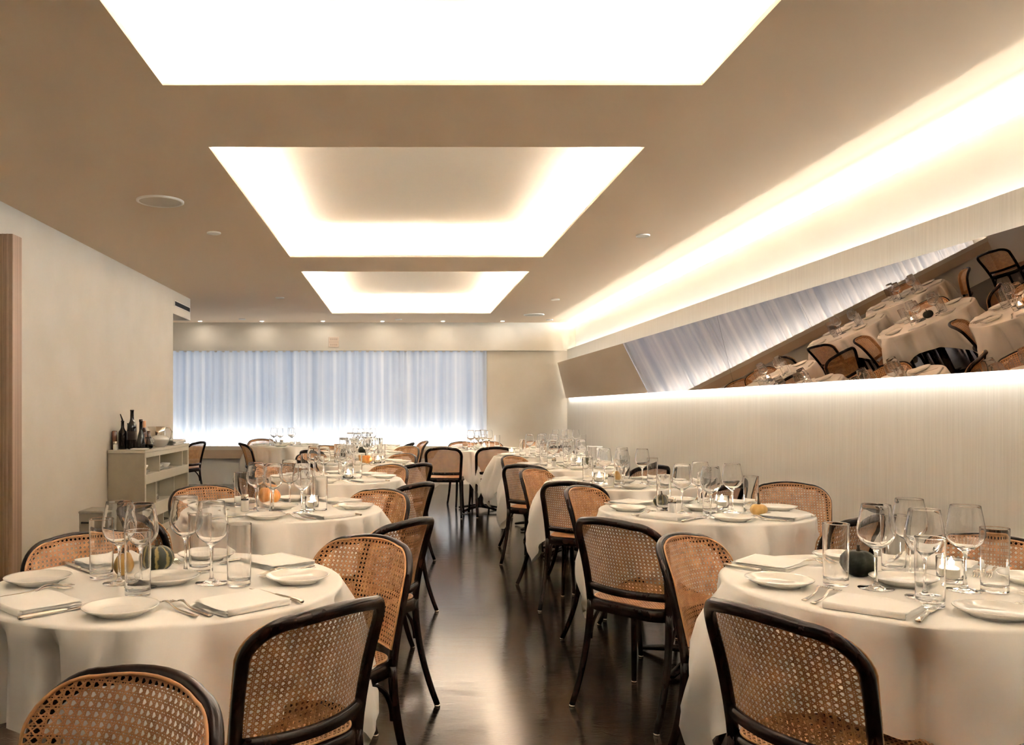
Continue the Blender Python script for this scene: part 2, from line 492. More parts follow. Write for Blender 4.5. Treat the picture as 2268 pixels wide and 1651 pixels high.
# curtains
def curtain(x0, x1, label, seed):
    rnd = random.Random(seed)
    nx = int((x1 - x0) / 0.011); nz_ = 14
    z0, z1 = ZS + .003, 2.235
    ph = [rnd.uniform(0, 6.28) for _ in range(4)]
    vs = []
    for i in range(nx + 1):
        x = x0 + (x1 - x0) * i / nx
        wob = .8 * math.sin(x * 3.1 + ph[1]) + .7 * math.sin(x * 7.3 + ph[2]) + .4 * math.sin(x * 17.9 + ph[3])
        for j in range(nz_ + 1):
            t = j / nz_
            z = z0 + (z1 - z0) * t
            A = (.030 - .012 * t) * (.75 + .3 * math.sin(x * 4.7 + ph[2]))
            y = 13.88 + A * math.sin(2 * PI * x / .126 + wob * (2.2 - t) + ph[0]) + .008 * (1 - t) * math.sin(x * 41 + ph[3])
            vs.append((x, y, z))
    fs = [(i * (nz_ + 1) + j, (i + 1) * (nz_ + 1) + j, (i + 1) * (nz_ + 1) + j + 1, i * (nz_ + 1) + j + 1) for i in range(nx) for j in range(nz_)]
    r = empty('sheer_curtain', ((x0 + x1) / 2, 13.88, z0))
    tag(r, label, 'curtain', 'sheer curtains across the back window')
    k = MB().add([(x - (x0 + x1) / 2, y - 13.88, z - z0) for x, y, z in vs], fs)
    k.build('fabric', M['curtain'], r)
    hk = MB()
    xx = x0 + .05
    while xx < x1:
        hk.box(xx - (x0 + x1) / 2, xx + .045 - (x0 + x1) / 2, -.05, -.036, 1.578, 1.600); xx += .126
    hook = hk.build('pleat_tapes', M['sill_lip'], r, False); hook['kind'] = 'stuff'
    return r
curtain(-4.55, -1.53, 'sheer blue-grey curtain, left one, beginning behind the white wall', 1)
curtain(-1.53, 1.40, 'sheer pale curtain, right one, ending by the plain wall pier', 2)

# ------------------------------------------------------------------ ceiling fittings
def disc(name, x, y, r, label, cat, group, lit=False, mat=None):
    e = empty(name, (x, y, ZC))
    tag(e, label, cat, group)
    k = MB().lathe([(r, 0), (r, -.009), (r * .96, -.012), (r * .90, -.012), (r * .88, -.008)], 36)
    k.build('trim_ring', M['trim_white'], e)
    MB().lathe([(r * .885, -.0085), (0, -.0085)], 36).build('lens' if not mat else 'grille', mat or (M['lamp_glow'] if lit else M['trim_white']), e)
    return e
disc('ceiling_speaker', -1.654, 5.71, .158, 'large round ceiling speaker at left above the left wall', 'speaker', 'round ceiling speakers', mat=M['speaker'])
disc('ceiling_speaker', 1.99, 12.63, .155, 'large round ceiling speaker at right near the back fascia', 'speaker', 'round ceiling speakers', mat=M['speaker'])
for x, y, t in ((-1.52, 6.74, 'left of the middle ceiling recess'), (1.97, 6.84, 'right of the middle ceiling recess'),
                (-1.565, 10.68, 'left of the farthest ceiling recess'), (1.99, 10.86, 'right of the farthest ceiling recess'),
                (-2.54, 13.25, 'in the back left corner before the fascia'), (-.06, 13.28, 'behind the farthest recess near its middle'), (2.35, 13.35, 'in the back right corner before the fascia')):
    disc('ceiling_downlight', x, y, .056, 'small unlit round ceiling disc ' + t, 'downlight', 'unlit round ceiling discs')
names = ('leftmost', 'second from left', 'third from left', 'fourth from left', 'fifth from left', 'rightmost')
for i, px in enumerate((443, 580, 715, 847, 981, 1113)):
    disc('ceiling_spotlight', (px - 891) * 13.52 / 1850, 13.52, .035, 'small lit ceiling spot before the back fascia, %s of six' % names[i], 'spotlight', 'lit ceiling spots along the back', lit=True)

sg = empty('wall_sign', ((739 - 891) * 13.79 / 1850, 13.795, 2.345))
tag(sg, 'faded pale square sign plate on the fascia above the curtain', 'sign')
rbox('plate', M['sign'], -.085, .085, -.012, .004, -.085, .085, .006, sg)
for z in (.045, -.045):
    for x in (-.045, -.012, .02, .05):
        MB().box(x - .011, x + .011, -.0145, -.012, z - .016, z + .016).build('faded_mark', M['sign_mark'], sg, False)
MB().box(-.08, .08, -.0145, -.012, -.004, .004).build('divider', M['sign_mark'], sg, False)

# ------------------------------------------------------------------ bentwood cane chair
SH, TOP = 0.455, 0.815     # seat height, top of the backrest
HW = 0.217                # half width of the backrest
Z0 = 0.475
def back_y(u, z):
    t = max(0.0, (z - 0.44) / (TOP - 0.44))
    return -0.195 - .045 * t - .060 * t * t + .075 * (u / HW) ** 2
def back_pt(u, z, off=0.0):
    return Vector((u, back_y(u, z) + off, z))
def halfw(z):
    t = (z - Z0) / (TOP - Z0)
    return HW - .014 * (1 - t)
def outline(inset, zb, n=10, rc=.095):
    """closed rounded outline of the back in (u, z), counter-clockwise from lower right"""
    pts = []
    zt = TOP - inset
    r = rc - inset * .6
    pts.append((halfw(zb) - inset, zb))
    w = HW - inset
    for i in range(n + 1):
        a = PI / 2 * i / n
        pts.append((w - r + r * math.cos(a), zt - .012 - r + r * math.sin(a)))
    for i in range(1, 8):
        u = (w - r) * (1 - 2 * i / 8)
        pts.append((u, zt - .012 + .012 * (1 - (u / (w - r)) ** 2)))
    for i in range(n + 1):
        a = PI / 2 + PI / 2 * i / n
        pts.append((-(w - r) + r * math.cos(a), zt - .012 - r + r * math.sin(a)))
    pts.append((-(halfw(zb) - inset), zb))
    return pts

def clip_line(poly, p, d):
    """interval of the line p + t d inside a convex polygon (ccw)"""
    t0, t1 = -9.0, 9.0
    k = len(poly)
    for i in range(k):
        a = poly[i]; b_ = poly[(i + 1) % k]
        ex, ey = b_[0] - a[0], b_[1] - a[1]
        nx, ny = -ey, ex
        den = nx * d[0] + ny * d[1]
        num = nx * (p[0] - a[0]) + ny * (p[1] - a[1])
        if abs(den) < 1e-12:
            if num < 0: return None
            continue
        t = -num / den
        if den > 0: t0 = max(t0, t)
        else: t1 = min(t1, t)
    return (t0, t1) if t1 - t0 > .002 else None

def weave(poly, surf, P=.0145, step=.022):
    """real strands of the six-way cane pattern, clipped by the outline"""
    k = MB()
    us = [p[0] for p in poly]; zs = [p[1] for p in poly]
    u0, u1, z0, z1 = min(us), max(us), min(zs), max(zs)
    def strand(p, d, w, layer):
        iv = clip_line(poly, p, d)
        if not iv: return
        nseg = max(1, int((iv[1] - iv[0]) / step))
        nx, nz = -d[1], d[0]
        o = len(k.v); vs = []
        for i in range(nseg + 1):
            t = iv[0] + (iv[1] - iv[0]) * i / nseg
            c = (p[0] + d[0] * t, p[1] + d[1] * t)
            for sgn, off in ((-1, 0.0), (0, .0005), (1, 0.0)):
                vs.append(surf(c[0] + nx * w / 2 * sgn, c[1] + nz * w / 2 * sgn, layer + off))
        fs = []
        for i in range(nseg):
            for q in (0, 1):
                fs.append((i * 3 + q, i * 3 + q + 1, i * 3 + q + 4, i * 3 + q + 3))
        k.add(vs, fs)
    uc, zc = (u0 + u1) / 2, (z0 + z1) / 2
    nu = int((u1 - u0) / P / 2) + 2; nv = int((z1 - z0) / P / 2) + 2
    for i in range(-nu, nu + 1):
        for s in (-1, 1):
            strand((uc + (i + .5) * P + s * .0021, zc), (0, 1), .0024, 0.0)
    for i in range(-nv, nv + 1):
        for s in (-1, 1):
            strand((uc, zc + (i + .5) * P + s * .0021), (1, 0), .0024, .0008)
    q = math.sqrt(.5)
    nd = int(((u1 - u0) + (z1 - z0)) / P) + 2
    for i in range(-nd, nd + 1):
        strand((uc + (i + .5) * P, zc), (q, q), .0026, .0016)
        strand((uc + (i + .5) * P, zc), (q, -q), .0026, .0022)
    return k

def make_chair():
    root = empty('cane_chair')
    # frame of the back: an inverted U, flattened section, following the curved back
    path = [(p[0], p[1]) for p in outline(.014, .43)]
    P3 = []
    for i in range(len(path)):
        P3.append(back_pt(path[i][0], path[i][1], -.014))
    k = MB()
    dense = []
    for i in range(len(P3) - 1):
        m_ = 6 if (i == 0 or i == len(P3) - 2) else 1
        for j in range(m_):
            t = j / m_
            u = path[i][0] * (1 - t) + path[i + 1][0] * t; z = path[i][1] * (1 - t) + path[i + 1][1] * t
            dense.append(back_pt(u, z, -.014))
    dense.append(P3[-1])
    k.tube(dense, [(.0135, .0165)] * len(dense), 12, up=(0, 1, 0.001))
    k.build('back_frame', M['dark_wood'], root)
    # lower rail of the back
    k = MB(); pts = []
    zr = .505
    w = halfw(zr) - .02
    for i in range(13):
        u = -w + 2 * w * i / 12
        pts.append(back_pt(u, zr, -.012))
    k.tube(pts, [(.017, .011)] * 13, 10, up=(0, 0, 1))
    k.build('back_rail', M['dark_wood'], root)
    poly = outline(.0085, zr - .012)
    ca = weave(poly, lambda u, z, o_: back_pt(u, z, .002 + o_)).build('back_cane', M['cane'], root)
    ca['kind'] = 'stuff'
    k = MB()
    ol = outline(.0095, zr - .010, n=10)
    loop = [back_pt(u, z, .005) for u, z in ol]
    nb = 14
    for i in range(1, nb):
        u = ol[-1][0] + (ol[0][0] - ol[-1][0]) * i / nb
        loop.append(back_pt(u, zr - .010, .005))
    loop.append(loop[0])
    k.tube(loop, [(.0028, .0038)] * len(loop), 6, cap=False, up=(0, 1, 0.001))
    k.build('cane_binding', M['cane_rim'], root)
    # seat: rounded trapezoid ring, cane over it
    def seat_poly(ins, n=8):
        c = []
        hwf, hwb, yf, yb, r = .225 - ins, .190 - ins, .215 - ins, -.195 + ins, .085 - ins * .5
        corners = [(hwf, yf), (-hwf, yf), (-hwb, yb), (hwb, yb)]
        for ci, (x, y) in enumerate(corners):
            sx, sy = (1 if x > 0 else -1), (1 if y > 0 else -1)
            a0 = [0, PI / 2, PI, 3 * PI / 2][ci]
            for i in range(n + 1):
                a = a0 + PI / 2 * i / n
                c.append((x - sx * r + r * math.cos(a), y - sy * r + r * math.sin(a)))
        return c
    outp, inp = seat_poly(0), seat_poly(.042)
    k = MB(); m_ = len(outp)
    rings = [(outp, SH - .048, 1.0), (outp, SH - .012, 1.0), (seat_poly(.005), SH - .002, 1.0), (seat_poly(.012), SH, 1.0), (inp, SH - .001, 1.0), (inp, SH - .048, 1.0)]
    vs = []
    for pp, z, _ in rings: vs += [(x, y, z) for x, y in pp]
    fs = []
    for r_ in range(len(rings)):
        r2 = (r_ + 1) % len(rings)
        for i in range(m_):
            fs.append((r_ * m_ + i, r_ * m_ + (i + 1) % m_, r2 * m_ + (i + 1) % m_, r2 * m_ + i))
    k.add(vs, fs)
    k.build('seat_frame', M['dark_wood'], root)
    sp = seat_poly(.010)
    sc = weave(sp, lambda u, v_, o_: (u, v_, SH + .003 - .006 * max(0, 1 - ((u / .2) ** 2 + (v_ / .2) ** 2)) * .5 + o_), step=.05).build('seat_cane', M['cane'], root)
    sc['kind'] = 'stuff'
    k = MB(); lp = [Vector((x, y, SH + .004)) for x, y in seat_poly(.010)]; lp.append(lp[0])
    k.tube(lp, [(.0028, .0036)] * len(lp), 6, cap=False)
    k.build('seat_binding', M['cane_rim'], root)
    # legs
    for sx in (-1, 1):
        k = MB(); pts = []; rd = []
        for i in range(9):
            t = i / 8
            z = SH - .02 - (SH - .026) * t
            pts.append((sx * (.195 + .022 * t * t), .175 + .030 * t * t, z)); rd.append((.0175 - .006 * t, .0175 - .006 * t))
        k.tube(pts, rd, 10)
        k.cur = 1
        k.lathe([(.0, 0), (.0125, 0), (.0125, .007), (0, .007)], 10, sx * .217, .205)
        k.build('leg', [M['dark_wood'], M['steel']], root)
        k = MB(); pts = []; rd = []
        for i in range(10):
            t = i / 9
            z = .44 - .434 * t
            u = sx * (halfw(.44) - .014 + .015 * t)
            pts.append((u, back_y(u, .44) - .014 - .115 * t * t, z)); rd.append((.0145 - .002 * t, .0165 - .004 * t))
        k.tube(pts, rd, 10, up=(0, 1, 0.001))
        k.cur = 1
        e = pts[-1]
        k.lathe([(.0, 0), (.0125, 0), (.0125, .007), (0, .007)], 10, e[0], e[1])
        k.build('leg', [M['dark_wood'], M['steel']], root)
        # bent braces under the seat
        for (x_, y_, z_, dx, dy) in ((sx * .198, .176, .27, 0, -1), (sx * .190, -.150, .27, 0, 1)):
            k = MB(); pts = []
            for i in range(9):
                a = PI / 2 * i / 8
                rr = .135
                pts.append((x_, y_ + dy * (rr - rr * math.cos(a)), z_ + (SH - .045 - z_) * math.sin(a)))
            k.tube(pts, .0085, 8)
            k.build('brace', M['dark_wood'], root)
    remember(root)
    return root

CHAIR = make_chair()
chair_used = [False]
def place_chair(bx, by, face_deg, label, tilt=0):
    """bx, by: plan position of the middle of the top rail; face_deg: direction the sitter looks"""
    c = CHAIR if not chair_used[0] else copy_tree(CHAIR)
    chair_used[0] = True
    a = math.radians(face_deg)
    c.location = (bx + .30 * math.cos(a), by + .30 * math.sin(a), 0)
    c.rotation_euler = (0, 0, a - PI / 2)
    tag(c, label, 'chair', 'bentwood cane chairs')
    return c

# ------------------------------------------------------------------ tables and cloths
TZ = 0.75
TR = 0.50
def make_table():
    r = empty('round_table')
    MB().lathe([(0, .742), (.438, .742), (.445, .738), (.445, .716), (.435, .712), (0, .712)], 48).build('tabletop', M['dark_wood'], r)
    MB().lathe([(0, .712), (.10, .712), (.10, .70), (.042, .68), (.038, .10), (.06, .06), (.06, .045), (0, .045)], 20).build('column', M['dark_wood'], r)
    for i in range(4):
        a = PI / 4 + PI / 2 * i
        k = MB()
        c, s = math.cos(a), math.sin(a)
        k.tube([(c * .03, s * .03, .06), (c * .15, s * .15, .05), (c * .33, s * .33, .016)], [(.022, .024), (.018, .024), (.012, .022)], 8)
        k.build('foot', M['dark_wood'], r)
    remember(r)
    return r
TABLE = make_table()
tbl_used = [False]

def cloth_mesh(rot, seed, half=.745):
    rnd = random.Random(seed)
    NA = 192
    rings_in = [0.0, .2, .38, .47]
    ph = [rnd.uniform(0, 6.28) for _ in range(5)]
    nf = rnd.choice((13, 14, 15))
    vs = [(0, 0, TZ)]
    for r in rings_in[1:]:
        for j in range(NA):
            a = 2 * PI * j / NA
            vs.append((r * math.cos(a), r * math.sin(a), TZ))
    ND = 13
    for d_ in range(ND):
        for j in range(NA):
            a = 2 * PI * j / NA
            b_ = a - rot
            q = half / max(abs(math.cos(b_ - PI / 4)), abs(math.sin(b_ - PI / 4)))
            q = min(q, half * 1.385)
            drop = q - TR - .004
            # angle to the nearest corner of the square (corners at rot + k*90)
            da = (b_ + PI / 4) % (PI / 2) - PI / 4
            corner = math.exp(-(da / .19) ** 2)
            side = math.exp(-((abs(da) - .42) / .16) ** 2)
            t = d_ / (ND - 1)
            if d_ < 4:
                ang = PI / 2 * d_ / 4
                rr = TR - .014 + .014 * math.sin(ang)
                z = TZ - .014 * (1 - math.cos(ang))
                vs.append((rr * math.cos(a), rr * math.sin(a), z))
                continue
            t = (d_ - 3) / (ND - 4)
            s = drop * t
            z = TZ - .014 - s
            w = min(1.0, s / .06)
            w = w * w * (3 - 2 * w)
            fv = math.cos(nf * a + ph[0] + .9 * math.sin(2 * a + ph[1]) + .5 * math.sin(3 * a + ph[2]))
            amp = .9 + .3 * math.sin(4 * a + ph[3])
            fold = -max(0.0, fv) ** 1.6 * amp
            off = TR + .004 + .03 * s + w * (.055 * fold + .006 * math.sin(5 * a + ph[3])) * (1 - .6 * corner)
            off += corner * (.75 * s - 1.3 * s * s) - side * .10 * s
            aa = a + .03 * w * math.sin(3 * a + ph[4])
            zig = math.sin(da * 30 + 6 * t + ph[4])
            off += corner * .034 * w * t * zig
            aa += corner * w * t * (.05 * math.sin(9 * t + ph[0]) - .35 * da)
            vs.append((off * math.cos(aa), off * math.sin(aa), z + corner * .01 * math.sin(8 * t)))
    fs = [(0, 1 + j, 1 + (j + 1) % NA) for j in range(NA)]
    nr = len(rings_in) - 1 + ND
    for r in range(nr - 1):
        for j in range(NA):
            o = 1 + r * NA
            fs.append((o + j, o + NA + j, o + NA + (j + 1) % NA, o + (j + 1) % NA))
    return MB().add(vs, fs).mesh('tablecloth', M['cloth'], True)

# ------------------------------------------------------------------ tableware prototypes
def proto(root):
    remember(root)
    return {'o': root, 'used': False}
def use(p, loc, rz=0.0, scale=None):
    o = p['o'] if not p['used'] else copy_tree(p['o'])
    p['used'] = True
    o.location = loc; o.rotation_euler = (0, 0, rz)
    if scale: o.scale = (scale,) * 3
    return o

def wine_mesh():
    outer = [(0, 0.0), (.030, 0.0), (.0445, .0008), (.0455, .0022), (.040, .0036), (.022, .006), (.009, .0105), (.0052, .018), (.0042, .035), (.0040, .060), (.0042, .085),
             (.0052, .100), (.0085, .1085), (.0165, .1145), (.0285, .1225), (.0395, .1335), (.0455, .1465), (.0475, .158), (.0468, .172), (.0440, .190), (.0402, .212), (.0368, .2322), (.0366, .2334), (.0363, .2339)]
    inner = [(.0358, .2339), (.0355, .2334), (.0354, .2322), (.0388, .212), (.0426, .190), (.0454, .172), (.0461, .158), (.0441, .147), (.0380, .1347), (.0270, .1240), (.0150, .1170), (.006, .1150), (0, .1145)]
    return MB().lathe(outer + inner, 36).mesh('wine_glass', M['glass'])
def water_mesh():
    outer = [(0, 0.0), (.029, 0.0), (.0312, .0006), (.0324, .0020), (.0327, .0040), (.0328, .02), (.0340, .10), (.0350, .1725), (.0350, .1742), (.0347, .1750)]
    inner = [(.0338, .1750), (.0335, .1742), (.0334, .1725), (.0326, .10), (.0314, .026), (.0308, .0195), (.029, .0168), (.025, .0158), (0, .0152)]
    return MB().lathe(outer + inner, 36).mesh('water_glass', M['glass'])
def single(name, me):
    return proto(link(name, me))
WINE = single('wine_glass', smooth_angle(wine_mesh(), 60))
WATER = single('water_glass', smooth_angle(water_mesh(), 50))
PLATE = single('bread_plate', MB().lathe([(0, .004), (.050, .004), (.053, 0.0), (.056, 0.0), (.058, .004), (.072, .009), (.086, .0165), (.0905, .0195), (.0915, .021), (.0905, .0222),
                                          (.086, .0200), (.072, .0130), (.060, .0085), (.054, .0075), (0, .0075)], 48).mesh('bread_plate', M['china']))

def napkin_mesh():
    """folded linen: three soft layers with a rolled fold on the front edge"""
    k = MB()
    W, D = .200, .165
    for li, (z0, z1, w, d, ox) in enumerate(((.0, .0058, W, D, 0), (.0060, .0118, W * .985, D * .98, .001), (.0120, .0170, W * .97, D * .96, -.001))):
        nx, ny = 12, 10
        for top in (0, 1):
            vs = []
            for i in range(nx + 1):
                for j in range(ny + 1):
                    u, v = i / nx - .5, j / ny - .5
                    ed = min(1, (.5 - abs(u)) / .06, (.5 - abs(v)) / .06)
                    ed = math.sqrt(max(0, 1 - (1 - ed) ** 2))
                    h = (z1 - z0) / 2
                    z = (z0 + z1) / 2 + (h if top else -h) * ed
                    if li == 2 and top: z += .0012 * math.sin(u * 7 + 1) * math.cos(v * 5)
                    vs.append((u * w + ox + .003 * math.sin(v * 6), v * d + .002 * math.sin(u * 8 + li), z))
            fs = []
            for i in range(nx):
                for j in range(ny):
                    q = (i * (ny + 1) + j, (i + 1) * (ny + 1) + j, (i + 1) * (ny + 1) + j + 1, i * (ny + 1) + j + 1)
                    fs.append(q if top else q[::-1])
            k.add(vs, fs)
    pts = [(-W / 2 + .01 + (W - .02) * i / 6, -D / 2 + .004, .0085) for i in range(7)]
    k.tube(pts, [(.0088, .007)] * 7, 10, up=(0, 0, 1))
    return k.mesh('napkin', M['napkin'])
NAPKIN = single('napkin', napkin_mesh())

def fork_mesh():
    k = MB()
    zc = lambda y: .0035 + .013 * math.exp(-((y - .035) / .032) ** 2)
    pts = []; rd = []
    for i in range(15):
        y = -.105 + .150 * i / 14
        w = .0068 if y < -.085 else (.0062 - .0035 * (y + .085) / .10 if y < .015 else .0027 + .006 * max(0, (y - .022) / .023))
        pts.append((0, y, zc(y))); rd.append((.0019, max(w, .0026)))
    k.tube(pts, rd, 8, up=(0, 0, 1))
    k.tube([(0, .043, zc(.043)), (0, .052, zc(.052)), (0, .062, zc(.062))], [(.0016, .0095), (.0016, .0115), (.0016, .0118)], 8, up=(0, 0, 1))
    for x in (-.0095, -.0032, .0032, .0095):
        k.tube([(x, .058, zc(.058)), (x, .080, zc(.080)), (x * .97, .105, .0045)], [(.0014, .0017), (.0013, .0016), (.0009, .0009)], 6, up=(0, 0, 1))
    return k.mesh('fork', M['steel'])
FORK = single('fork', fork_mesh())
def knife_mesh():
    k = MB()
    k.tube([(0, -.115, .006), (0, -.112, .006), (0, -.06, .006), (0, .0, .0055), (0, .006, .005)], [(.0040, .0055), (.0052, .0078), (.0048, .0070), (.0036, .0058), (.0022, .0050)], 10, up=(0, 0, 1))
    k.tube([(0, .004, .005), (.001, .03, .005), (.0015, .08, .0045), (-.001, .105, .004), (-.0045, .117, .004)], [(.0013, .0062), (.0012, .0090), (.0011, .0094), (.0009, .006), (.0006, .0008)], 8, up=(0, 0, 1))
    return k.mesh('table_knife', M['steel'])
KNIFE = single('table_knife', knife_mesh())

def make_candle():
    r = empty('votive_candle')
    MB().lathe([(0, 0), (.029, 0), (.0315, .003), (.033, .03), (.034, .066), (.0335, .0675), (.0328, .066), (.0312, .03), (.0295, .010), (0, .009)], 28).build('glass_cup', M['glass'], r)
    MB().lathe([(0, .0095), (.022, .0095), (.022, .036), (.021, .038), (.006, .0365), (0, .036)], 24).build('candle', M['wax'], r)
    MB().lathe([(0, .040), (.005, .0425), (.0085, .048), (.0075, .056), (.0035, .066), (0, .074)], 12).build('flame', M['flame'], r)
    return proto(r)
CANDLE = make_candle()
def make_shaker():
    r = empty('salt_shaker')
    MB().lathe([(0, 0), (.0180, 0), (.0195, .002), (.0188, .050), (.0186, .052)], 20).build('salt_body', M['salt_glass'], r)
    MB().lathe([(.0186, .052), (.0183, .062), (.0171, .062), (.0174, .052)], 20).build('glass_neck', M['glass'], r)
    MB().lathe([(.0188, .061), (.0190, .074), (.0165, .080), (0, .082)], 20).build('cap', M['steel'], r)
    return proto(r)
SHAKER = make_shaker()

def gourd(name, mat, loc, w, h, label, ribs=10, rib=.06, stem=.03, lean=0.0, neck=0.0, warty=0.0):
    r = empty(name, loc, random.uniform(0, 6))
    tag(r, label, 'gourd', 'small gourds on the tables')
    k = MB(); NA, NV = 48, 18
    vs = []
    for i in range(NV + 1):
        v = i / NV
        a = PI * v
        rr = math.sin(a)
        zz = (1 - math.cos(a)) / 2
        rr = rr * (1 - neck * max(0, zz - .35))
        dip = .10 * math.exp(-(rr / .35) ** 2) * (1 if zz > .5 else -.5)
        for j in range(NA):
            t = 2 * PI * j / NA
            f = 1 - rib * (1 - abs(math.sin(ribs * t / 2))) * min(1, rr * 1.6)
            f += warty * (math.sin(7 * t + 11 * zz) * math.sin(13 * zz + 3 * t))
            vs.append((rr * f * w / 2 * math.cos(t), rr * f * w / 2 * math.sin(t), max(0, (zz - dip)) * h))
    zmin = min(p[2] for p in vs)
    vs = [(x, y, z - zmin) for x, y, z in vs]
    fs = [(i * NA + j, i * NA + (j + 1) % NA, (i + 1) * NA + (j + 1) % NA, (i + 1) * NA + j) for i in range(NV) for j in range(NA)]
    k.add(vs, fs)
    k.build('rind', mat, r)
    zt = h * .88
    MB().tube([(0, 0, zt), (.001, 0, zt + stem * .3), (.002 + lean * .4, 0, zt + stem * .7), (.003 + lean, 0, zt + stem)], [.0068, .0046, .0038, .0048], 7).build('stem', M['stem'], r)
    return r

# ------------------------------------------------------------------ lay out the tables
GW = [(-.13, -.08), (.05, .09), (-.05, -.20), (.11, -.09)]
GA = [(-.20, .0), (.07, .19), (-.07, -.28), (.19, -.10)]
TABLES = [
 dict(k='L1', ph='front left table', c=(-.67, 2.40), rot=15, seed=11, wine=[(-.136, -.02), (-.06, -.065), (.016, .12), (.126, -.016)], water=[(-.216, .06), (-.033, -.18), (.05, .16), (.21, -.046)], candle=None, salt=None),
 dict(k='R1', ph='front right table', c=(1.43, 2.37), rot=-3, wine=[(-.12, -.06), (.06, .085), (-.055, -.17), (.11, -.085)], water=[(-.205, -.01), (.07, .18), (-.10, -.265), (.18, -.10)], candle=(.147, .03), salt=None),
 dict(k='L2', ph='second left table', c=(-.60, 4.15), rot=8, wine=[(-.118, -.05), (-.02, -.14), (.02, .15), (.12, -.15)], water=[(-.22, .09), (.21, -.18), (-.05, -.23), (.10, .21)], candle=(.155, -.04), salt=(-.165, -.09)),
 dict(k='R2', ph='second right table', c=(1.47, 4.08), rot=2, wine=[(-.14, -.11), (.01, .07), (-.06, -.26), (.11, -.08)], water=[(-.19, .01), (-.03, -.17), (.20, -.08), (.07, .18)], candle=(.11, .05), salt=(-.20, -.15)),
 dict(k='L3', ph='third left table', c=(-.50, 5.97), rot=6, candle=(.12, -.10), salt=None),
 dict(k='R3', ph='third right table', c=(1.45, 5.57), rot=-4, candle=(-.13, .03), salt=(-.10, -.16)),
 dict(k='L4', ph='fourth left table', c=(-.38, 7.62), rot=4, candle=(.16, -.10), salt=None),
 dict(k='R4', ph='fourth right table', c=(1.42, 7.17), rot=3, candle=(.10, .02), salt=(-.14, -.12)),
 dict(k='L5', ph='fifth left table', c=(-.45, 9.25), rot=0, candle=(.12, .02), salt=None, far=1),
 dict(k='R5', ph='fifth right table', c=(1.45, 8.72), rot=2, candle=(-.28, .22), salt=None, far=1),
 dict(k='L6', ph='sixth left table', c=(-.48, 10.95), rot=5, candle=None, salt=None, far=2),
 dict(k='R6', ph='back right corner table', c=(2.05, 10.45), rot=0, candle=None, salt=None, far=1),
 dict(k='B3', ph='aisle end table', c=(.95, 10.2), rot=-8, candle=(.05, .02), salt=None, far=1),
 dict(k='B1', ph='left curtain table', c=(-1.58, 11.3), rot=20, candle=None, salt=(-.02, -.2), far=2),
]
SEATS = [(225, 'near left'), (315, 'near right'), (45, 'far right'), (135, 'far left')]
RANK = ('leftmost', 'second from left', 'third from left', 'rightmost')
rj = random.Random(3)
def jit(a): return rj.uniform(-a, a)
for T in TABLES:
    cx_, cyy = T['c']
    tb = TABLE if not tbl_used[0] else copy_tree(TABLE)
    tbl_used[0] = True
    tb.location = (cx_, cyy, 0)
    tag(tb, 'dark round pedestal table under the white cloth of the ' + T['ph'], 'table', 'round tables')
    cl = link('tablecloth', cloth_mesh(math.radians(T['rot']), T.get('seed', len(T['ph']) * 7 + int(cyy * 10))), None, (cx_, cyy, 0))
    tag(cl, 'white square tablecloth draped over the ' + T['ph'], 'tablecloth', 'white tablecloths')
    far = T.get('far', 0)
    z = TZ + .0008
    def put(p, rel, rz, label, cat, group):
        o = use(p, (cx_ + rel[0], cyy + rel[1], z), rz)
        return tag(o, label, cat, group)
    rel_w = T.get('wine') or [(x + jit(.02), y + jit(.02)) for x, y in GW]
    rel_a = T.get('water') or [(x + jit(.02), y + jit(.02)) for x, y in GA]
    for rel, p, nm, cat, grp in ((rel_w, WINE, 'stemmed wine glass', 'wine glass', 'stemmed wine glasses'), (rel_a, WATER, 'tall straight water glass', 'water glass', 'tall water glasses')):
        srt = sorted(rel, key=lambda q: (cx_ + q[0]) / (cyy + q[1]))
        for i, q in enumerate(srt):
            put(p, q, jit(3), 'clear %s on the %s, %s of its four' % (nm, T['ph'], RANK[i]), cat, grp)
    put(PLATE, (jit(.01), jit(.01)), 0, 'small white plate at the centre of the ' + T['ph'], 'plate', 'small white plates')
    for ang, sn_ in SEATS:
        a = math.radians(ang + jit(3))
        f = Vector((-math.cos(a), -math.sin(a))); lf = Vector((-f.y, f.x))
        base = Vector((math.cos(a), math.sin(a))) * .385
        at_ = lambda s, t: tuple(base + lf * s + f * t)
        rz = math.atan2(f.y, f.x) - PI / 2
        at_seat = 'at the %s seat of the %s' % (sn_, T['ph'])
        put(NAPKIN, at_(0, 0), rz + jit(.08), 'folded white napkin ' + at_seat, 'napkin', 'folded white napkins')
        put(PLATE, at_(.262, .125), 0, 'small white bread plate ' + at_seat, 'plate', 'small white plates')
        if far: continue
        put(FORK, at_(.150, .07), rz + jit(.06), 'silver fork, left of the pair, ' + at_seat, 'fork', 'silver forks')
        put(FORK, at_(.119, .05), rz + jit(.06), 'silver fork, right of the pair, ' + at_seat, 'fork', 'silver forks')
        put(KNIFE, at_(-.118, .02), rz + jit(.05), 'silver table knife ' + at_seat, 'knife', 'silver table knives')
    if T['candle']:
        put(CANDLE, T['candle'], 0, 'lit white votive candle in a glass cup on the ' + T['ph'], 'candle', 'votive candles')
    if T['salt']:
        put(SHAKER, T['salt'], 0, 'small glass salt shaker with steel cap on the ' + T['ph'], 'salt shaker', 'salt shakers')

